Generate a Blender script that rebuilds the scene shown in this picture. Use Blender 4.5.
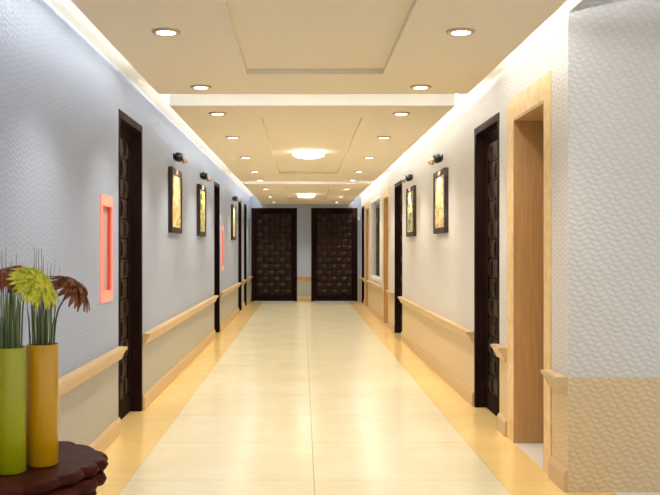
import bpy, bmesh, math, random
from mathutils import Vector, Matrix
random.seed(7)
PI = math.pi
for o in list(bpy.data.objects): bpy.data.objects.remove(o)
SC = bpy.context.scene; COL = SC.collection

# ---------------- camera ----------------
F = 900.0; EYE = 1.4
cd = bpy.data.cameras.new('camera'); cam = bpy.data.objects.new('camera', cd); COL.objects.link(cam)
cam.location = (0, 0, EYE); cam.rotation_euler = (PI/2, 0, 0)
cd.sensor_fit = 'HORIZONTAL'; cd.sensor_width = 36; cd.lens = 36*F/660
cd.shift_x = (330-303)/660; cd.shift_y = -(247.5-248)/660
cd.clip_start = 0.05
SC.camera = cam
# ---------------- world, exposure ----------------
w = bpy.data.worlds.new('world'); SC.world = w; w.use_nodes = True
w.node_tree.nodes['Background'].inputs[0].default_value = (0.88, 0.93, 1.0, 1)
w.node_tree.nodes['Background'].inputs[1].default_value = 1.0
SC.view_settings.view_transform = 'Standard'; SC.view_settings.look = 'None'
SC.view_settings.gamma = 1; SC.view_settings.use_curve_mapping = False
SC.view_settings.exposure = 0.0
P_DOWN = 70.0      # downlights
P_PIC = 48.0        # picture spots
P_COVE_L = 24.0     # cove strips, W per metre
P_COVE_R = 22.0
E_ROUND = 11.0     # round lamp emission
WARM = (1.0, 0.93, 0.82); WARMW = (1.0, 0.93, 0.82)

# ---------------- dimensions ----------------
XL, XR, YB, YF = -1.39, 1.517, 23.6, 5.15
ZP, ZC = 2.54, 2.745            # hung panels, true ceiling
DADO = 0.66
Y0 = -3.0

# ---------------- materials ----------------
def srgb(r, g, b):
    f = lambda c: (c/255)/12.92 if c/255 <= .04045 else ((c/255+.055)/1.055)**2.4
    return (f(r), f(g), f(b), 1)
def mat(name, col, rough=.5, metal=0, spec=.5, emit=None, es=0, coat=0):
    m = bpy.data.materials.new(name); m.use_nodes = True
    b = m.node_tree.nodes['Principled BSDF']
    b.inputs['Base Color'].default_value = col; b.inputs['Roughness'].default_value = rough
    b.inputs['Metallic'].default_value = metal; b.inputs['Specular IOR Level'].default_value = spec
    b.inputs['Coat Weight'].default_value = coat
    if emit: b.inputs['Emission Color'].default_value = emit; b.inputs['Emission Strength'].default_value = es
    return m
def nd(m, t, **kw):
    n = m.node_tree.nodes.new(t)
    for k, v in kw.items(): setattr(n, k, v)
    return n
def ln(m, a, b): m.node_tree.links.new(a, b)
def bsdf(m): return m.node_tree.nodes['Principled BSDF']
def noise_mix(m, c1, c2, scale, vec=None, stretch=(1,1,1), lo=.35, hi=.65, detail=4, distort=0):
    tc = nd(m, 'ShaderNodeTexCoord'); mp = nd(m, 'ShaderNodeMapping'); mp.inputs['Scale'].default_value = stretch
    ln(m, tc.outputs['Object'], mp.inputs[0])
    n = nd(m, 'ShaderNodeTexNoise'); n.inputs['Scale'].default_value = scale; n.inputs['Detail'].default_value = detail
    n.inputs['Distortion'].default_value = distort
    ln(m, mp.outputs[0], n.inputs['Vector'])
    r = nd(m, 'ShaderNodeValToRGB'); r.color_ramp.elements[0].position = lo; r.color_ramp.elements[1].position = hi
    r.color_ramp.elements[0].color = c1; r.color_ramp.elements[1].color = c2
    ln(m, n.outputs[0], r.inputs[0]); return r, n, tc
def wood(name, c1, c2, rough, stretch, scale=6, **kw):
    m = mat(name, c1, rough, **kw)
    r, n, tc = noise_mix(m, c1, c2, scale, stretch=stretch)
    ln(m, r.outputs[0], bsdf(m).inputs['Base Color']); return m
def wallpaper(name, col, col2, rough, bump, spec=.4):
    """woven relief: staggered rows of short domed bumps"""
    m = mat(name, col, rough, spec=spec)
    g = nd(m, 'ShaderNodeNewGeometry'); s = nd(m, 'ShaderNodeSeparateXYZ'); ln(m, g.outputs['Position'], s.inputs[0])
    a = nd(m, 'ShaderNodeMath', operation='ADD'); ln(m, s.outputs[0], a.inputs[0]); ln(m, s.outputs[1], a.inputs[1])
    c = nd(m, 'ShaderNodeCombineXYZ'); ln(m, a.outputs[0], c.inputs[0]); ln(m, s.outputs[2], c.inputs[1])
    ns = nd(m, 'ShaderNodeTexNoise'); ns.inputs['Scale'].default_value = 9; ln(m, c.outputs[0], ns.inputs['Vector'])
    vm = nd(m, 'ShaderNodeVectorMath', operation='MULTIPLY_ADD'); ln(m, ns.outputs['Color'], vm.inputs[0])
    vm.inputs[1].default_value = (.02, .014, 0); ln(m, c.outputs[0], vm.inputs[2])
    sp = nd(m, 'ShaderNodeSeparateXYZ'); ln(m, vm.outputs[0], sp.inputs[0])
    def mth(op, x, y=None):
        k = nd(m, 'ShaderNodeMath', operation=op)
        for i_, q in enumerate((x, y)):
            if q is None: continue
            if isinstance(q, (int, float)): k.inputs[i_].default_value = q
            else: ln(m, q, k.inputs[i_])
        return k.outputs[0]
    rw = mth('ADD', mth('DIVIDE', sp.outputs[1], .029), mth('MULTIPLY', mth('SINE', mth('MULTIPLY', sp.outputs[0], 2*PI/.11)), .28))
    xo = mth('ADD', mth('DIVIDE', sp.outputs[0], .052), mth('MULTIPLY', mth('FLOOR', rw), .37))
    cz_ = mth('POWER', mth('ABSOLUTE', mth('SINE', mth('MULTIPLY', rw, PI))), 1.0)
    cx_ = mth('POWER', mth('ABSOLUTE', mth('SINE', mth('MULTIPLY', xo, PI))), 1.0)
    hgt = mth('MULTIPLY', cz_, cx_)
    bp = nd(m, 'ShaderNodeBump'); bp.inputs['Strength'].default_value = bump; bp.inputs['Distance'].default_value = .0045
    ln(m, hgt, bp.inputs['Height']); ln(m, bp.outputs[0], bsdf(m).inputs['Normal'])
    mx = nd(m, 'ShaderNodeMixRGB'); mx.inputs[1].default_value = col2; mx.inputs[2].default_value = col
    ln(m, hgt, mx.inputs[0]); ln(m, mx.outputs[0], bsdf(m).inputs['Base Color'])
    return m
def tile(name, c1, c2, line, bw, rh, ox, oy, mortar, rough):
    m = mat(name, c1, rough, spec=.5)
    r, n, tc = noise_mix(m, c1, c2, 1.6, detail=8, distort=1.2, lo=.3, hi=.7)
    mp = nd(m, 'ShaderNodeMapping'); mp.inputs['Location'].default_value = (-ox, -oy, 0); ln(m, tc.outputs['Object'], mp.inputs[0])
    br = nd(m, 'ShaderNodeTexBrick'); br.offset = 0; ln(m, mp.outputs[0], br.inputs['Vector'])
    br.inputs['Scale'].default_value = 1; br.inputs['Brick Width'].default_value = bw; br.inputs['Row Height'].default_value = rh
    br.inputs['Mortar Size'].default_value = mortar; br.inputs['Mortar Smooth'].default_value = 0
    mx = nd(m, 'ShaderNodeMixRGB'); ln(m, br.outputs['Fac'], mx.inputs[0]); ln(m, r.outputs[0], mx.inputs[1]); mx.inputs[2].default_value = line
    ln(m, mx.outputs[0], bsdf(m).inputs['Base Color'])
    return m
M = {}
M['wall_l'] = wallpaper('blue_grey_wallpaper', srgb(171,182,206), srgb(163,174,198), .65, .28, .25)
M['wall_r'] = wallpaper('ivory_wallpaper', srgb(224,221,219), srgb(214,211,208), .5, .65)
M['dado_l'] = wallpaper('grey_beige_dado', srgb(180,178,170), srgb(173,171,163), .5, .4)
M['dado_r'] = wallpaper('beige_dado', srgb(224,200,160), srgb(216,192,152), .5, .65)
M['rail'] = wood('maple_rail', srgb(212,184,142), srgb(200,170,128), .4, (3,.5,8))
M['maple'] = wood('maple_casing', srgb(238,210,158), srgb(226,188,126), .4, (2,2,2))
M['maple_d'] = wood('tan_jamb', srgb(190,152,104), srgb(176,138,92), .4, (8,8,.6))
M['dark'] = wood('dark_walnut', srgb(38,22,18), srgb(28,16,14), .7, (6,6,.6), spec=.03)
M['weave'] = wood('dark_woven_walnut', srgb(46,27,20), srgb(34,20,15), .38, (6,6,3), spec=.22)
M['tile'] = tile('cream_marble_tile', srgb(237,228,198), srgb(228,218,183), srgb(196,184,150), 1.116, 1.057, .066, 5.43, .004, .19)
M['border'] = tile('honey_marble_border', srgb(242,211,146), srgb(235,201,131), srgb(218,180,110), .9, 2.114, .2, 5.43, .003, .16)
M['white_floor'] = mat('white_floor', srgb(232,230,222), .15)
M['cream'] = mat('cream_ceiling', srgb(236,226,208), .7)  # cream panel undersides; outer edges and tops are white
M['white'] = mat('white_paint', srgb(240,238,232), .7)
M['ring'] = mat('satin_bronze_ring', srgb(196,176,146), .4, .3)
M['lens'] = mat('lamp_lens', srgb(255,250,240), .3, emit=(1,.95,.85,1), es=9)
M['diff'] = mat('round_diffuser', srgb(255,252,245), .4, emit=(1,.96,.88,1), es=E_ROUND)
M['black'] = mat('black_metal', srgb(24,26,26), .35, .3)
M['bronze'] = mat('bronze_head', srgb(176,146,116), .3, .7)
M['frame'] = wood('dark_red_walnut_frame', srgb(44,20,15), srgb(32,14,12), .6, (9,9,2))
M['mat'] = mat('cream_mat', srgb(238,226,196), .7)
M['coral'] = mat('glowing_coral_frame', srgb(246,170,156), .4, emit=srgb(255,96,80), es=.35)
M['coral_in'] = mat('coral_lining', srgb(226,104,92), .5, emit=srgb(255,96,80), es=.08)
M['panel'] = mat('greyed_cabinet_back', srgb(206,176,164), .4)
M['green_v'] = mat('lime_glaze', srgb(176,176,6), .3, coat=.15)
M['yellow_v'] = mat('mustard_glaze', srgb(224,166,8), .3, coat=.15)
M['table'] = wood('dark_mahogany', srgb(92,38,24), srgb(60,24,16), .5, (2,6,6), spec=.08)
M['grass'] = wood('grass_green', srgb(140,152,96), srgb(84,104,54), .5, (1,1,.3), scale=30)
M['stem'] = mat('stem_green', srgb(84,98,50), .5)
M['p_green'] = wood('lime_petals', srgb(238,230,70), srgb(196,200,36), .5, (1,1,1), scale=60)
M['p_brown'] = wood('russet_petals', srgb(150,84,36), srgb(112,50,24), .5, (1,1,1), scale=60)
M['p_red'] = wood('dark_red_petals', srgb(176,48,28), srgb(134,30,22), .5, (1,1,1), scale=60)
M['c_dark'] = mat('dark_flower_center', srgb(60,48,24), .7)
M['c_yel'] = mat('yellow_flower_center', srgb(200,170,30), .7)
M['curtain'] = mat('grey_green_curtain', srgb(170,178,160), .8)
M['room'] = mat('dim_room_paint', srgb(86,92,82), .8)
gl = mat('window_glass', (1,1,1,1), .03); bsdf(gl).inputs['Transmission Weight'].default_value = 1; bsdf(gl).inputs['IOR'].default_value = 1.1
M['glass'] = gl

def art(name, stops, bottom, scale, seed):
    m = mat(name, (1,1,1,1), .35)
    tc = nd(m, 'ShaderNodeTexCoord'); mp = nd(m, 'ShaderNodeMapping'); mp.inputs['Location'].default_value = (seed, seed*1.7, seed)
    mp.inputs['Scale'].default_value = (.55, 1, 1.0)
    ln(m, tc.outputs['Object'], mp.inputs[0])
    n = nd(m, 'ShaderNodeTexNoise'); n.inputs['Scale'].default_value = scale; n.inputs['Detail'].default_value = 3; n.inputs['Distortion'].default_value = 1.6
    ln(m, mp.outputs[0], n.inputs['Vector'])
    r = nd(m, 'ShaderNodeValToRGB'); e = r.color_ramp.elements
    while len(e) < len(stops): e.new(.5)
    for k, (p, c) in enumerate(stops): e[k].position = p; e[k].color = srgb(*c)
    ln(m, n.outputs[0], r.inputs[0])
    s = nd(m, 'ShaderNodeSeparateXYZ'); ln(m, tc.outputs['Object'], s.inputs[0])
    mr = nd(m, 'ShaderNodeMapRange'); mr.inputs[1].default_value = .16; mr.inputs[2].default_value = -.3; ln(m, s.outputs[2], mr.inputs[0])
    v = nd(m, 'ShaderNodeTexVoronoi'); v.inputs['Scale'].default_value = 9; ln(m, mp.outputs[0], v.inputs['Vector'])
    gt = nd(m, 'ShaderNodeMath', operation='LESS_THAN'); gt.inputs[1].default_value = .42; ln(m, v.outputs[0], gt.inputs[0])
    mu = nd(m, 'ShaderNodeMath', operation='MULTIPLY'); ln(m, gt.outputs[0], mu.inputs[0]); ln(m, mr.outputs[0], mu.inputs[1])
    mx = nd(m, 'ShaderNodeMixRGB'); ln(m, mu.outputs[0], mx.inputs[0]); ln(m, r.outputs[0], mx.inputs[1]); mx.inputs[2].default_value = srgb(*bottom)
    ln(m, mx.outputs[0], bsdf(m).inputs['Base Color'])
    return m

# ---------------- mesh helpers ----------------
def box(bm, a, b, mi=0):
    x0, x1 = sorted((a[0], b[0])); y0, y1 = sorted((a[1], b[1])); z0, z1 = sorted((a[2], b[2]))
    v = [bm.verts.new(p) for p in [(x0,y0,z0),(x1,y0,z0),(x1,y1,z0),(x0,y1,z0),(x0,y0,z1),(x1,y0,z1),(x1,y1,z1),(x0,y1,z1)]]
    fs = []
    for f in [(3,2,1,0),(4,5,6,7),(0,1,5,4),(1,2,6,5),(2,3,7,6),(3,0,4,7)]:
        q = bm.faces.new([v[i] for i in f]); q.material_index = mi; fs.append(q)
    return fs
def bevel(bm, w, seg=2):
    bmesh.ops.bevel(bm, geom=bm.edges[:], offset=w, segments=seg, affect='EDGES', profile=.6)
def lathe(bm, prof, n=32, cx=0, cy=0, cz=0, mtx=None, mi=0):
    rings = []
    for r, z in prof:
        if r < 1e-6:
            rings.append([bm.verts.new((cx, cy, cz+z))])
        else:
            rings.append([bm.verts.new((cx+r*math.cos(2*PI*k/n), cy+r*math.sin(2*PI*k/n), cz+z)) for k in range(n)])
    fs = []
    for a, b in zip(rings, rings[1:]):
        for k in range(n):
            k2 = (k+1) % n
            if len(a) == 1 and len(b) == 1: continue
            if len(a) == 1: f = bm.faces.new((a[0], b[k2], b[k]))
            elif len(b) == 1: f = bm.faces.new((a[k], a[k2], b[0]))
            else: f = bm.faces.new((a[k], a[k2], b[k2], b[k]))
            f.smooth = True; f.material_index = mi; fs.append(f)
    if mtx: 
        vs = {v for r in rings for v in r}
        bmesh.ops.transform(bm, matrix=mtx, verts=list(vs))
    return fs
def tube(bm, pts, radii, n=8):
    rings = []
    pts = [Vector(p) for p in pts]
    for i, p in enumerate(pts):
        t = (pts[min(i+1, len(pts)-1)] - pts[max(i-1, 0)]).normalized()
        ref = Vector((1,0,0)) if abs(t.x) < .9 else Vector((0,1,0))
        u = t.cross(ref).normalized(); v = t.cross(u)
        rings.append([bm.verts.new(p + radii[i]*(u*math.cos(2*PI*k/n)+v*math.sin(2*PI*k/n))) for k in range(n)])
    for a, b in zip(rings, rings[1:]):
        for k in range(n):
            f = bm.faces.new((a[k], a[(k+1)%n], b[(k+1)%n], b[k])); f.smooth = True
    bm.faces.new(rings[0][::-1]); bm.faces.new(rings[-1])
def prism(bm, prof, x0, x1, sgn=-1):
    """profile of (out, z), run along local x; out is towards -y"""
    a = [bm.verts.new((x0, sgn*o, z)) for o, z in prof]; b = [bm.verts.new((x1, sgn*o, z)) for o, z in prof]
    n = len(prof)
    for k in range(n): bm.faces.new((a[k], a[(k+1)%n], b[(k+1)%n], b[k]))
    bm.faces.new(a[::-1]); bm.faces.new(b)
def link(name, bm, mats, parent=None):
    bmesh.ops.recalc_face_normals(bm, faces=bm.faces[:])
    me = bpy.data.meshes.new(name); bm.to_mesh(me); bm.free()
    for m in (mats if isinstance(mats, (list, tuple)) else [mats]): me.materials.append(m)
    o = bpy.data.objects.new(name, me); COL.objects.link(o)
    if parent: o.parent = parent
    return o
def tag(o, label=None, cat=None, group=None, kind=None):
    if label: o['label'] = label
    if cat: o['category'] = cat
    if group: o['group'] = group
    if kind: o['kind'] = kind
    return o
def empty(name, loc, rz=0):
    o = bpy.data.objects.new(name, None); COL.objects.link(o); o.location = loc; o.rotation_euler = (0, 0, rz)
    o.empty_display_size = .1
    return o
RZ = {'left': PI/2, 'right': -PI/2, 'back': 0}
def on_wall(side, u, z=0, out=0):      # local -y faces the corridor
    if side == 'left': return (XL+out, u, z)
    if side == 'right': return (XR-out, u, z)
    return (u, YB-out, z)

# ---------------- openings (along each wall) ----------------
DOORS_L = [(6.78, 7.77), (14.09, 14.98), (19.3, 20.3), (21.2, 22.1)]
DOORS_R = [(6.95, 7.955), (13.76, 14.88), (22.25, 23.2)]
WAYS_R = [(5.64, 6.46), (15.95, 16.85), (20.85, 21.75)]      # clear openings of the tan doorways
WIN_R = (17.55, 19.9)
DOORS_B = [(-1.355, -.155), (.215, 1.43)]
DH = 2.45; WH = 2.33
NICHES = [(6.16, 6.53), (15.3, 15.7)]
# ---------------- walls ----------------
def wall(name, side, u0, u1, openings, ztop, th, mats):
    bm = bmesh.new()
    us = sorted({u0, u1, *[v for o in openings for v in o[:2]]})
    for a, b in zip(us, us[1:]):
        blk = [(o[2], o[3]) for o in openings if o[0] < (a+b)/2 < o[1]]
        zs = sorted({0, ztop, DADO, *[z for k in blk for z in k]})
        for c, d in zip(zs, zs[1:]):
            m = (c+d)/2
            if any(p < m < q for p, q in blk): continue
            mi = 1 if m < DADO else 0
            if side == 'left': box(bm, (XL-th, a, c), (XL, b, d), mi)
            elif side == 'right': box(bm, (XR, a, c), (XR+th, b, d), mi)
            else: box(bm, (a, YB, c), (b, YB+th, d), mi)
    bmesh.ops.remove_doubles(bm, verts=bm.verts[:], dist=1e-4)
    return tag(link(name, bm, mats), kind='structure')
wall('wall_left', 'left', Y0, YB+.2, [(a, b, 0, DH) for a, b in DOORS_L] + [(a+.02, b-.02, 1.06, 1.73) for a, b in NICHES], ZC, .25, [M['wall_l'], M['dado_l']])
wall('wall_right', 'right', YF+.12, YB+.2, [(a, b, 0, DH) for a, b in DOORS_R] + [(a, b, 0, WH) for a, b in WAYS_R] + [(WIN_R[0], WIN_R[1], .73, 2.45)], ZC, .25, [M['wall_r'], M['dado_r']])
wall('wall_back', 'back', XL, XR, [(a, b, 0, DH) for a, b in DOORS_B], ZC, .2, [M['wall_l'], M['dado_l']])
bm = bmesh.new(); box(bm, (XR, YF, 0), (6, YF+.12, DADO), 1); box(bm, (XR, YF, DADO), (6, YF+.12, 3.2), 0)
tag(link('wall_front', bm, [M['wall_r'], M['dado_r']]), kind='structure')
# ---------------- floor ----------------
bm = bmesh.new()
def quad(x0, x1, y0, y1, mi): box(bm, (x0, y0, -.1), (x1, y1, 0), mi)
BL, BR = -1.05, 1.183
quad(XL-.3, BL, Y0, YB+.3, 1); quad(BL, BR, Y0, YB+.3, 0); quad(BR, XR, Y0, YB+.3, 1)
quad(XR, XR+.26, Y0, YF+.12, 1); quad(XR+.26, 6, Y0, YF+.12, 2)
quad(XR, XR+.6, YF+.12, 5.64, 1); quad(XR, XR+.6, 5.64, 6.46, 2); quad(XR, XR+.6, 6.46, YB+.3, 1)
tag(link('floor', bm, [M['tile'], M['border'], M['white_floor']]), kind='structure')
# ---------------- ceilings ----------------
bm = bmesh.new(); box(bm, (XL-.25, Y0, ZC), (XR, YB+.2, ZC+.12)); box(bm, (XR, YF+.12, ZC), (XR+.25, YB+.2, ZC+.12))
tag(link('ceiling', bm, M['white']), kind='structure')
bm = bmesh.new(); box(bm, (XR, Y0, 3.2), (6, YF+.12, 3.3)); box(bm, (XR-.02, Y0, ZC+.12), (XR, YF, 3.3))
tag(link('ceiling', bm, M['white']), kind='structure')
PX0, PX1, TH = -1.07, 1.218, .12
RX0, RX1 = -.365, .525
PANELS = [(Y0, 6.67, Y0+.5, 5.9), (7.2, 15.43, 7.86, 13.9), (15.98, YB, 16.7, 21.2)]
for i, (a, b, ra, rb) in enumerate(PANELS):
    bm = bmesh.new()
    for (x0, x1, y0, y1, z0) in [(PX0, RX0, a, b, ZP), (RX1, PX1, a, b, ZP), (RX0, RX1, a, ra, ZP), (RX0, RX1, rb, b, ZP), (RX0, RX1, ra, rb, ZP+.035)]:
        box(bm, (x0, y0, z0), (x1, y1, ZP+TH), 0)
    bm.normal_update()
    for f in bm.faces:
        c = f.calc_center_median()
        if abs(f.normal.z) < .5 and (min(abs(c.x-PX0), abs(c.x-PX1)) < .01 or min(abs(c.y-a), abs(c.y-b)) < .01): f.material_index = 1
        if f.normal.z > .5: f.material_index = 1
    p = tag(link('ceiling_panel', bm, [M['cream'], M['white']]), kind='structure')
    # light strips lying on top of the hung panel, shining up into the slot
    def strip(cx, cy, lx, ly, power, ax):
        bs = bmesh.new(); box(bs, (cx-lx/2-.004, cy-ly/2, ZP+TH), (cx+lx/2+.004, cy+ly/2, ZP+TH+.01))
        link('light_strip', bs, M['white'], p)
        l = bpy.data.lights.new('cove_light', 'AREA'); l.shape = 'RECTANGLE'; l.size = lx; l.size_y = ly
        l.energy = power; l.color = (1, .985, .96)
        lo = bpy.data.objects.new('cove_light', l); COL.objects.link(lo); lo.location = (cx, cy, ZP+TH+.012)
        lo.rotation_euler = (PI, ax, 0) ; lo.parent = p
    L = b-a
    bs = bmesh.new(); box(bs, (PX0, a+.001, ZP+TH), (PX0+.01, b-.001, ZP+TH+.022)); link('added_slot_lip', bs, M['white'], p)  # unseen lip, added to keep strip light off the left wall
    strip(PX0+.085, (a+b)/2, .03, L-.1, P_COVE_L*L, 0)
    strip(PX1-.03, (a+b)/2, .03, L-.1, P_COVE_R*L, 0)
    if i < 2: strip((PX0+PX1)/2, b-.03, 2.0, .03, 36, 0)

# ---------------- baseboards and handrails ----------------
RAIL = [(0,.56),(.02,.56),(.058,.632),(.07,.638),(.07,.66),(0,.66)]
BASE = [(0,0),(.022,0),(.022,.10),(.010,.125),(0,.125)]
def run(kind, side, a, b, label=None):
    bm = bmesh.new()
    L = b-a; prism(bm, RAIL if kind == 'handrail' else BASE, -L/2, L/2)
    if kind == 'handrail': bmesh.ops.bevel(bm, geom=[e for e in bm.edges if abs(e.verts[0].co.x-e.verts[1].co.x) > .01], offset=.004, segments=2, affect='EDGES')
    ob = link(kind if kind == 'handrail' else 'baseboard_'+side, bm, M['rail'])
    ob.location = on_wall(side, (a+b)/2); ob.rotation_euler = (0, 0, RZ[side])
    if kind == 'handrail': tag(ob, label, 'handrail')
    else: tag(ob, kind='structure')
CW = .15; CWF = .2   # casing of tan doorways
gapsL = [(Y0, 6.78, 'pale wood handrail on left wall passing behind the vases, below the near coral box'),
         (7.77, 14.09, 'long pale wood handrail on left wall below the two neighbouring pictures'),
         (14.98, 19.3, 'pale wood handrail on left wall below the farther coral box and lone picture'),
         (20.3, 21.2, 'short pale wood handrail between the two farthest dark doors of left wall'),
         (22.1, YB-.005, 'pale wood handrail stub of left wall at the far left corner')]
for a, b, l in gapsL: run('handrail', 'left', a+.004, b-.004, l); run('base', 'left', a+.004, b-.004)
gapsR = [(YF, WAYS_R[0][0]-CW, 'pale wood handrail stub at the near right corner, right of the near tan doorway'),
         (WAYS_R[0][1]+CWF, 6.95, 'short pale wood handrail between the near tan doorway and near right dark door'),
         (7.955, 13.76, 'long pale wood handrail on right wall below the two right pictures'),
         (14.88, WAYS_R[1][0]-CW, 'short pale wood handrail just beyond the second dark door on right wall'),
         (WAYS_R[1][1]+CWF, WAYS_R[2][0]-CW, 'pale wood handrail under the grey window of right wall'),
         (WAYS_R[2][1]+CWF, 22.25, 'tiny pale wood handrail between farthest tan doorway and farthest right dark door'),
         (23.2, YB-.005, 'pale wood handrail stub of right wall at the far right corner')]
for a, b, l in gapsR: run('handrail', 'right', a+.004, b-.004, l); run('base', 'right', a+.004, b-.004)
run('handrail', 'back', -.15, .21, 'short pale wood handrail on the end wall between the two dark double-width doors'); run('base', 'back', -.15, .21)

# ---------------- dark woven doors ----------------
def weave(bm, w, h, y):
    nx = max(3, round(w/.14)); nz = round(h/.165); cx, cz = w/nx, h/nz; S = 5; D = .012
    for i in range(nx):
        for j in range(nz):
            x0 = -w/2+i*cx; z0 = j*cz; hor = (i+j) % 2 == 0; g = .006
            xa, xb, za, zb = x0+g, x0+cx-g, z0+g, z0+cz-g
            rows = []
            for k in range(S+1):
                t = k/S; d = y - D*(math.sin(PI*t)**.3)*(1 if hor else .55) if 0 < t < 1 else y
                if hor: rows.append([bm.verts.new((xa, d, za+(zb-za)*t)), bm.verts.new((xb, d, za+(zb-za)*t))])
                else: rows.append([bm.verts.new((xa+(xb-xa)*t, d, za)), bm.verts.new((xa+(xb-xa)*t, d, zb))])
            for p, q in zip(rows, rows[1:]):
                f = bm.faces.new((p[0], p[1], q[1], q[0])); f.smooth = True
            bm.faces.new([r[0] for r in rows]); bm.faces.new([r[1] for r in rows][::-1])
NDOOR = [0]
def dark_door(side, a, b, label):
    NDOOR[0] += 1
    w = b-a; root = empty('door_%d' % NDOOR[0], on_wall(side, (a+b)/2), RZ[side])
    tag(root, label, 'door', kind='structure')
    fw = .06; rec = .10 if side != 'back' else .03
    bm = bmesh.new()
    for s in (-1, 1): box(bm, (s*w/2, -.004, 0), (s*(w/2-fw), rec+.045, DH))
    box(bm, (-w/2+fw, -.004, DH-fw), (w/2-fw, rec+.045, DH))
    link('door_frame', bm, M['dark'], root)
    lw = w-2*fw; lh = DH-fw-.006
    bm = bmesh.new(); box(bm, (-lw/2, rec, .006), (lw/2, rec+.04, .006+lh))
    # plain rails and stiles round the woven field
    st = .09
    for s in (-1, 1): box(bm, (s*lw/2, rec-.014, .006), (s*(lw/2-st), rec+.002, .006+lh))
    box(bm, (-lw/2+st, rec-.014, .006), (lw/2-st, rec+.002, .15)); box(bm, (-lw/2+st, rec-.014, lh-.08), (lw/2-st, rec+.002, .006+lh))
    lf = link('door_leaf', bm, M['dark'], root)
    bm = bmesh.new(); weave(bm, lw-2*st, lh-.08-.15, rec)
    v = link('woven_panel', bm, M['weave'], lf); v.location = (0, 0, .15)
for (a, b), l in zip(DOORS_L, ['tall dark brown woven door nearest on left wall, beside the near coral box',
        'dark brown woven door on left wall between two-picture stretch and far coral box',
        'dark brown woven door on left wall just past the lone picture', 'farthest dark brown woven door on left wall, next to the end wall']):
    dark_door('left', a, b, l)
for (a, b), l in zip(DOORS_R, ['tall dark brown woven door nearest on right wall, next to the near tan doorway',
        'dark brown woven door on right wall just past the two pictures', 'farthest dark brown woven door on right wall, next to the end wall']):
    dark_door('right', a, b, l)
dark_door('back', *DOORS_B[0], 'wide dark brown woven door in the end wall, left one')
dark_door('back', *DOORS_B[1], 'wide dark brown woven door in the end wall, right one')
# ---------------- tan doorways ----------------
for (a, b), l in zip(WAYS_R, ['tan framed deep doorway nearest on the right wall, by the corner', 'tan framed doorway on right wall just before the grey window',
        'tan framed doorway on right wall beyond the grey window']):
    NDOOR[0] += 1; w = b-a
    root = tag(empty('door_%d' % NDOOR[0], on_wall('right', (a+b)/2), RZ['right']), l, 'doorway', kind='structure')
    bm = bmesh.new()
    for s, c_ in ((1, CW), (-1, CWF)): box(bm, (s*w/2, -.008, 0), (s*(w/2+c_-.002), -.0005, WH+CW))
    box(bm, (-w/2, -.008, WH), (w/2, -.0005, WH+CW)); link('door_casing', bm, M['maple'], root)
    bm = bmesh.new()
    for s in (-1, 1): box(bm, (s*w/2, -.007, 0), (s*(w/2-.012), .25, WH-.001))
    box(bm, (-w/2+.012, -.007, WH-.02), (w/2-.012, .25, WH-.001)); link('door_jamb', bm, M['maple_d'], root)
    bm = bmesh.new(); box(bm, (-w/2+.024, .21, .012), (w/2-.024, .248, WH-.024)); lf = link('door_leaf', bm, M['maple_d'], root)
    bm = bmesh.new(); box(bm, (-w/2+.11, .200, .15), (w/2-.11, .2095, WH-.15)); link('door_panel', bm, M['maple'], lf)
# ---------------- window on the right wall ----------------
wn = tag(empty('window_1', on_wall('right', sum(WIN_R)/2), RZ['right']), 'grey-green window with pale frame on the right wall', 'window', kind='structure')
W = WIN_R[1]-WIN_R[0]
bm = bmesh.new()
for s in (-1, 1): box(bm, (s*W/2, -.015, .73), (s*(W/2-.07), .12, 2.45))
box(bm, (-W/2+.07, -.015, 2.38), (W/2-.07, .12, 2.45)); box(bm, (-W/2+.07, -.015, .73), (W/2-.07, .12, .80))
link('window_frame', bm, M['white'], wn)
bm = bmesh.new(); box(bm, (-W/2+.072, .035, .802), (W/2-.072, .041, 2.378)); link('window_pane', bm, M['glass'], wn)
bm = bmesh.new(); box(bm, (XR+.55, 17.2, 0), (XR+.6, 20.3, 2.7)); box(bm, (XR+.25, 17.2, 0), (XR+.55, 17.25, 2.7)); box(bm, (XR+.25, 20.25, 0), (XR+.55, 20.3, 2.7))
box(bm, (XR+.25, 17.2, 2.7), (XR+.6, 20.3, 2.74))
tag(link('wall_room', bm, M['room']), kind='structure')
bm = bmesh.new(); n = 60; pts = [(18.55+1.3*k/n, .02*math.sin(k*.9)) for k in range(n+1)]
for (u, d), (u2, d2) in zip(pts, pts[1:]):
    v = [bm.verts.new((XR+.2+d, u, .76)), bm.verts.new((XR+.2+d2, u2, .76)), bm.verts.new((XR+.2+d2, u2, 2.42)), bm.verts.new((XR+.2+d, u, 2.42))]
    bm.faces.new(v)
bmesh.ops.remove_doubles(bm, verts=bm.verts[:], dist=1e-5)
c = link('curtain', bm, M['curtain']); tag(c, 'pale grey-green curtain behind the window of right wall', 'curtain')
sm = c.modifiers.new('t', 'SOLIDIFY'); sm.thickness = .006

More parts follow.
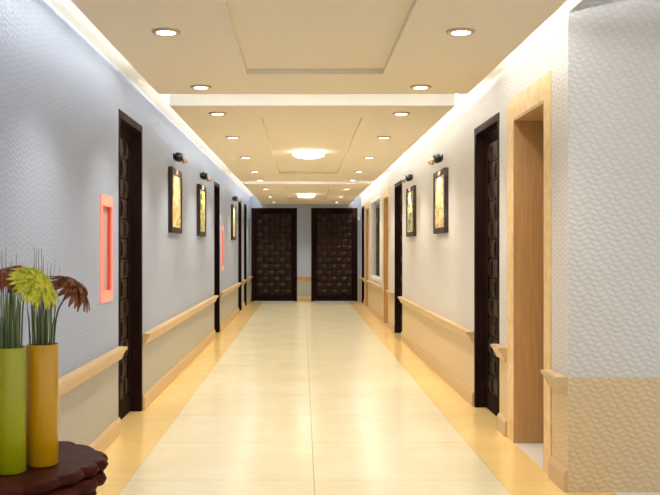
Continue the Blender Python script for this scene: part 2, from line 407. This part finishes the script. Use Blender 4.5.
# ---------------- coral cabinets ----------------
for (a, b), l in zip(NICHES, ['glowing coral red wall box near the vases, left wall beside the nearest dark door', 'small glowing coral red wall box far down left wall beside second door']):
    w = b-a; root = tag(empty('extinguisher_cabinet', on_wall('left', (a+b)/2, 1.02), RZ['left']), l, 'wall cabinet', 'coral boxes on the left wall')
    H = .75; t = .028; bt = .07
    bm = bmesh.new()
    for s in (-1, 1): box(bm, (s*w/2, -.010, 0), (s*(w/2-t), .0, H))
    box(bm, (-w/2+t, -.010, 0), (w/2-t, .0, bt)); box(bm, (-w/2+t, -.010, H-bt), (w/2-t, 0, H))
    bm2 = bm; link('cabinet_frame', bm2, M['coral'], root)
    bm = bmesh.new()
    for s in (-1, 1): box(bm, (s*(w/2-.022), 0, .042), (s*(w/2-t), .022, H-.042))
    box(bm, (-w/2+t, 0, .042), (w/2-t, .022, bt)); box(bm, (-w/2+t, 0, H-bt), (w/2-t, .022, H-.042)); link('cabinet_lining', bm, M['coral_in'], root)
    bm = bmesh.new(); box(bm, (-w/2+.03, .022, .05), (w/2-.03, .032, H-.05)); link('cabinet_back', bm, M['panel'], root)
    bm = bmesh.new(); tt = .008
    for s in (-1, 1): box(bm, (s*(w/2-t), -.014, bt), (s*(w/2-t-tt), -.002, H-bt))
    box(bm, (-w/2+t+tt, -.014, bt), (w/2-t-tt, -.002, bt+tt)); box(bm, (-w/2+t+tt, -.014, H-bt-tt), (w/2-t-tt, -.002, H-bt)); link('cabinet_door_trim', bm, M['coral'], root)

# ---------------- pictures and their spots ----------------
YEL = [(.32,(96,110,50)), (.42,(220,186,80)), (.50,(248,238,200)), (.60,(240,190,80)), (.70,(190,80,34))]
YGR = [(.34,(30,60,36)), (.43,(130,146,44)), (.50,(240,224,120)), (.58,(250,242,210)), (.68,(70,110,80))]
FLO = [(.33,(90,110,60)), (.42,(226,190,90)), (.50,(252,242,220)), (.60,(240,206,110)), (.69,(196,74,38))]
DRK = [(.38,(18,30,22)), (.46,(60,74,36)), (.51,(226,210,70)), (.58,(244,240,210)), (.66,(36,56,40))]
PICS = [('left', 9.27, 10.05, YEL, (222,130,50), 7, 1.3, 'warm yellow painting in dark frame, nearest on left wall'),
        ('left', 11.77, 12.56, YGR, (70,120,90), 5, 4.1, 'yellow and green painting in dark frame, second on left wall'),
        ('left', 17.33, 18.1, YEL, (200,170,80), 6, 8.2, 'small-looking far yellow painting alone between far doors of left wall'),
        ('right', 9.38, 10.2, FLO, (222,150,50), 9, 2.6, 'orange and yellow floral painting in dark frame, nearest on right wall'),
        ('right', 12.04, 12.88, DRK, (190,200,170), 4, 6.3, 'yellow and dark green painting in dark frame, second on right wall')]
SPOTL = ['black spot lamp above the nearest left painting', 'black spot lamp above the second left painting', 'black spot lamp above the farthest left painting',
         'black spot lamp above the nearest right painting', 'black spot lamp above the second right painting']
for k, (side, a, b, st, bot, sc_, seed, l) in enumerate(PICS):
    w = b-a; h = .68; zc = 1.90
    root = tag(empty('framed_picture', on_wall(side, (a+b)/2, zc), RZ[side]), l, 'picture', 'lit paintings on the corridor walls')
    bm = bmesh.new(); fw = .06; fo = .042
    for s in (-1, 1): box(bm, (s*w/2, -fo, -h/2), (s*(w/2-fw), -.001, h/2))
    box(bm, (-w/2+fw, -fo, h/2-fw), (w/2-fw, -.001, h/2)); box(bm, (-w/2+fw, -fo, -h/2), (w/2-fw, -.001, -h/2+fw))
    link('picture_frame', bm, M['frame'], root)
    bm = bmesh.new(); box(bm, (-w/2+fw, -.030, -h/2+fw), (w/2-fw, -.004, h/2-fw)); link('picture_mat', bm, M['mat'], root)
    bm = bmesh.new(); box(bm, (-w/2+fw+.02, -.034, -h/2+fw+.02), (w/2-fw-.02, -.0301, h/2-fw-.02)); link('canvas', bm, art('painting_%d' % k, st, bot, sc_, seed), root)
    # spot
    sp = tag(empty('picture_light', on_wall(side, (a+b)/2, 2.385), RZ[side]), SPOTL[k], 'spot lamp', 'spot lamps above the paintings')
    R = Matrix.Rotation(PI/2, 4, 'X')           # +z -> -y
    bm = bmesh.new(); lathe(bm, [(0,0),(.034,0),(.034,.012),(0,.012)], 24, mtx=R); link('wall_mount', bm, M['black'], sp)
    bm = bmesh.new(); lathe(bm, [(0,0),(.03,0),(.046,.012),(.05,.03),(.05,.07),(.044,.082),(0,.084)], 28, mtx=Matrix.Translation((0,-.012,0)) @ Matrix.Rotation(math.radians(14),4,'X') @ R); link('lamp_body', bm, M['black'], sp)
    bm = bmesh.new(); tube(bm, [(0,-.085,-.02),(0,-.105,-.032),(0,-.115,-.045)], [.009,.009,.009], 10); link('swivel_arm', bm, M['bronze'], sp)
    Hm = Matrix.Translation((0,-.118,-.048)) @ Matrix.Rotation(math.radians(-22), 4, 'X')
    bm = bmesh.new(); lathe(bm, [(0,.022),(.016,.02),(.026,.006),(.03,-.02),(.03,-.03),(.026,-.03),(.024,-.022)], 24, mtx=Hm); hd = link('lamp_head', bm, M['bronze'], sp)
    bm = bmesh.new(); lathe(bm, [(.0243,-.022),(0,-.023)], 24, mtx=Hm); link('lamp_lens', bm, M['lens'], hd)
    li = bpy.data.lights.new('spot', 'SPOT'); li.energy = P_PIC; li.color = (1,.9,.68); li.spot_size = math.radians(92); li.spot_blend = .6; li.shadow_soft_size = .02
    lo = bpy.data.objects.new('spot', li); COL.objects.link(lo); lo.parent = sp
    d = Vector((0, .118, -.34)) ; lo.location = (0, -.106, -.085); lo.rotation_euler = d.to_track_quat('-Z', 'Y').to_euler()

# ---------------- downlights ----------------
LX, RX = -.72, .83
YS = [4.73, 6.35, 7.60, 9.24, 11.3, 13.4, 15.05, 17.3, 19.9, 22.3]
bmr = bmesh.new(); lathe(bmr, [(.046,.0),(.05,-.010),(.062,-.014),(.074,-.008),(.076,0)], 36)
bml = bmesh.new(); lathe(bml, [(.0485,-.011),(0,-.0145)], 36)
proto = empty('downlight', (0,0,0)); r0 = link('trim_ring', bmr, M['ring'], proto); l0 = link('lamp_lens', bml, M['lens'], proto)
ORD = ['nearest', 'second nearest', 'third nearest', 'fourth nearest', 'fifth nearest', 'sixth nearest', 'seventh nearest', 'eighth nearest', 'second farthest', 'farthest']
first = True
def bulb(power, color):
    d = bpy.data.lights.new('bulb', 'SPOT'); d.energy = power; d.color = color; d.spot_size = math.radians(125); d.spot_blend = .75; d.shadow_soft_size = .045; return d
dl_near, dl_far = bulb(P_DOWN, WARM), bulb(P_DOWN*1.4, (1.0, .90, .74))
for i, y in enumerate(YS):
    for x, sd in ((LX, 'left'), (RX, 'right')):
        if first: c = proto; first = False
        else:
            c = proto.copy(); COL.objects.link(c)
            for ch in (r0, l0):
                q = ch.copy(); COL.objects.link(q); q.parent = c
        c.location = (x, y, ZP)
        tag(c, 'round recessed ceiling downlight, %s of the %s row' % (ORD[i], sd), 'ceiling light', 'recessed downlights in the ceiling panels')
        lo = bpy.data.objects.new('bulb', dl_near if y < 9 else dl_far); COL.objects.link(lo); lo.parent = c; lo.location = (0, 0, -.02)
# ---------------- round flush lamps ----------------
for (y, l) in ((11.0, 'large round glowing flush lamp in middle ceiling panel'), (19.6, 'round glowing flush lamp in the farthest ceiling panel')):
    root = tag(empty('flush_ceiling_lamp', (.07, y, ZP+.035)), l, 'ceiling lamp', 'round flush lamps along the corridor centre')
    bm = bmesh.new(); lathe(bm, [(0,0),(.17,0),(.17,-.016),(0,-.016)], 48); link('lamp_base', bm, M['white'], root)
    bm = bmesh.new(); lathe(bm, [(.165,-.016),(.185,-.02),(.19,-.034),(.183,-.05),(.16,-.062),(.1,-.074),(0,-.078)], 48); link('lamp_diffuser', bm, M['diff'], root)

# ---------------- table ----------------
TX, TY, TZ = -.962, 2.74, .75
root = tag(empty('side_table', (TX, TY, 0)), 'dark mahogany table with scalloped wavy carved edge at lower left, under both vases', 'table')
def wavy(r, z0, z1, ph, amp, nw):
    bm = bmesh.new(); N = 240; prof = [(-.03,z0),(-.008,z0+.004),(0,(z0+z1)/2),(-.006,z1-.006),(-.016,z1)]
    rings = []
    for dr, z in prof:
        ring = []
        for k in range(N):
            t = 2*PI*k/N
            rr = r + dr + amp*abs(math.sin(nw*t/2+ph+.5*math.sin(5*t)))**.6*1.8 - amp + amp*.8*math.sin(3*t+ph*2) + amp*.4*math.sin(7*t+ph)
            ring.append(bm.verts.new((rr*math.cos(t), rr*math.sin(t), z)))
        rings.append(ring)
    for a, b in zip(rings, rings[1:]):
        for k in range(N):
            f = bm.faces.new((a[k], a[(k+1)%N], b[(k+1)%N], b[k])); f.smooth = True
    bm.faces.new(rings[0][::-1]); bm.faces.new(rings[-1]); return bm
link('tabletop', wavy(.342, .715, .75, .3, .012, 22), M['table'], root)
link('carved_apron', wavy(.337, .675, .714, 1.1, .014, 20), M['table'], root)
link('carved_apron', wavy(.328, .637, .674, 2.0, .014, 24), M['table'], root)
bm = bmesh.new(); lathe(bm, [(.0,.637),(.16,.636),(.12,.6),(.05,.55),(.04,.45),(.07,.36),(.075,.3),(.045,.2),(.06,.12),(.10,.09),(.0,.08)], 36); link('pedestal', bm, M['table'], root)
for k in range(4):
    t = PI/4+k*PI/2; bm = bmesh.new()
    tube(bm, [(.05*math.cos(t),.05*math.sin(t),.13),(.14*math.cos(t),.14*math.sin(t),.12),(.22*math.cos(t),.22*math.sin(t),.06),(.28*math.cos(t),.28*math.sin(t),.022)], [.035,.03,.024,.022], 12)
    link('leg', bm, M['table'], root)
# ---------------- vases ----------------
VH = .362; VR = .0465
VG = (-.851, 2.61); VY = (-.7815, 2.70)
VPROF = [(0,0),(VR-.004,0),(VR,.004),(VR,VH-.003),(VR-.0015,VH),(VR-.004,VH-.002),(VR-.0045,.012),(0,.012)]
for (x, y), m, l in ((VG, 'green_v', 'tall cylindrical lime green vase at the left edge of the table'), (VY, 'yellow_v', 'tall cylindrical mustard yellow vase right of the green vase')):
    bm = bmesh.new(); lathe(bm, VPROF, 48); o = link('vase', bm, M[m]); o.location = (x, y, TZ+.001); tag(o, l, 'vase')
# ---------------- grass stems ----------------
for (vx, vy), n, nm in ((VG, 34, 'green'), (VY, 26, 'yellow')):
    for k in range(n):
        bm = bmesh.new()
        r = .036*math.sqrt((k+.5)/n); t = k*2.39996
        bx, by = r*math.cos(t), r*math.sin(t)
        h = (.46 + .14*random.random()) if k % 3 else (.58+.08*random.random())
        sp = 1.15+.25*random.random(); jx, jy = random.uniform(-.006,.006), random.uniform(-.006,.006)
        rad = .0029 if k % 3 else .0019
        tube(bm, [(bx*.8,by*.8,.016),(bx*.95,by*.95,VH*.9),(bx*1.05+jx*.4,by*1.05+jy*.4,(VH+h)/2),(bx*sp+jx,by*sp+jy,h)], [rad,rad,rad*.85,.0004], 6)
        o = link('grass_stem', bm, M['grass']); o.location = (vx, vy, TZ+.001)
        tag(o, 'thin dark green grass stem standing in the %s vase' % nm, 'grass stem', 'grass stems in the %s vase' % nm)
# ---------------- flowers ----------------
def flower(name, centre, normal, R, droop, pm, cm, stem_pts, label, npet=26, layers=3):
    n = Vector(normal).normalized(); C = Vector(centre)
    root = tag(empty(name, stem_pts[0]), label, 'flower'); base = Vector(stem_pts[0])
    q = n.to_track_quat('Z', 'Y').to_matrix().to_4x4(); X = Matrix.Translation(C-base) @ q
    bm = bmesh.new()
    for L in range(layers):
        rl = R*(1-.2*L); N = npet-4*L
        for k in range(N):
            t = 2*PI*(k+.5*L)/N + random.uniform(-.06,.06); l = rl*random.uniform(.9,1.05); wd = R*.165
            dz = random.uniform(-.08,.08)*R
            ct, s_ = math.cos(t), math.sin(t); rows = []
            for j in range(6):
                f = j/5; rr = .10*R+(l-.10*R)*f; ww = wd*(.35+1.1*math.sin(PI*min(f*.9+.08,1))**.7)*(1 if j < 5 else .6)
                z = .012*R*L*6 + .10*R*math.sin(PI*f*.8) - droop*R*f*f*(1-.35*L) + dz*f
                row = []
                for sx in (-1, 0, 1):
                    row.append(bm.verts.new((rr*ct - sx*ww*.5*s_, rr*s_ + sx*ww*.5*ct, z - (.0 if sx else .03*R))))
                rows.append(row)
            for a, b in zip(rows, rows[1:]):
                for j in (0, 1):
                    f_ = bm.faces.new((a[j], a[j+1], b[j+1], b[j])); f_.smooth = True
    bmesh.ops.transform(bm, matrix=X, verts=bm.verts[:])
    p = link('petals', bm, M[pm], root); s = p.modifiers.new('t', 'SOLIDIFY'); s.thickness = .0009
    bm = bmesh.new(); lathe(bm, [(0,-.02*R),(.24*R,.02*R),(.26*R,.1*R),(.18*R,.2*R),(.0,.22*R)], 20, mtx=X); link('flower_center', bm, M[cm], root)
    bm = bmesh.new(); lathe(bm, [(0,-.22*R),(.08*R,-.2*R),(.2*R,-.06*R),(.24*R,.01*R),(0,.0)], 20, mtx=X); link('calyx', bm, M['stem'], root)
    pts = [Vector(p)-base for p in stem_pts]; end = C-base - n*.2*R; pts.append(end)
    # smooth the stem
    fine = []
    for i in range(len(pts)-1):
        p0, p1, p2, p3 = pts[max(i-1,0)], pts[i], pts[i+1], pts[min(i+2,len(pts)-1)]
        for j in range(6):
            u = j/6; fine.append(.5*((2*p1)+(p2-p0)*u+(2*p0-5*p1+4*p2-p3)*u*u+(3*p1-p0-3*p2+p3)*u**3))
    fine.append(end)
    bm = bmesh.new(); tube(bm, fine, [.0026]*len(fine), 8); link('stem', bm, M['stem'], root)
zb = TZ+.02
flower('gerbera_flower', (-.758, 2.57, 1.301), (.66,-.36,.66), .082, .35, 'p_green', 'p_green',
       [(-.80, 2.70, zb), (-.80, 2.69, 1.1), (-.795, 2.64, 1.22)], 'lime green gerbera flower leaning over the yellow vase')
flower('gerbera_flower', (-.690, 2.715, 1.280), (.66,-.12,.75), .080, .45, 'p_brown', 'c_dark',
       [(-.765, 2.70, zb), (-.745, 2.69, 1.10), (-.738, 2.70, 1.2), (-.722, 2.71, 1.24)], 'russet brown gerbera flower drooping to the right of the yellow vase', npet=22)
flower('gerbera_flower', (-.868, 2.68, 1.322), (-.05,-.35,.9), .078, .45, 'p_red', 'c_dark',
       [(-.86, 2.63, zb), (-.86, 2.635, 1.1), (-.86, 2.65, 1.25)], 'dark red gerbera flower above the green vase behind its grass stems', npet=24)
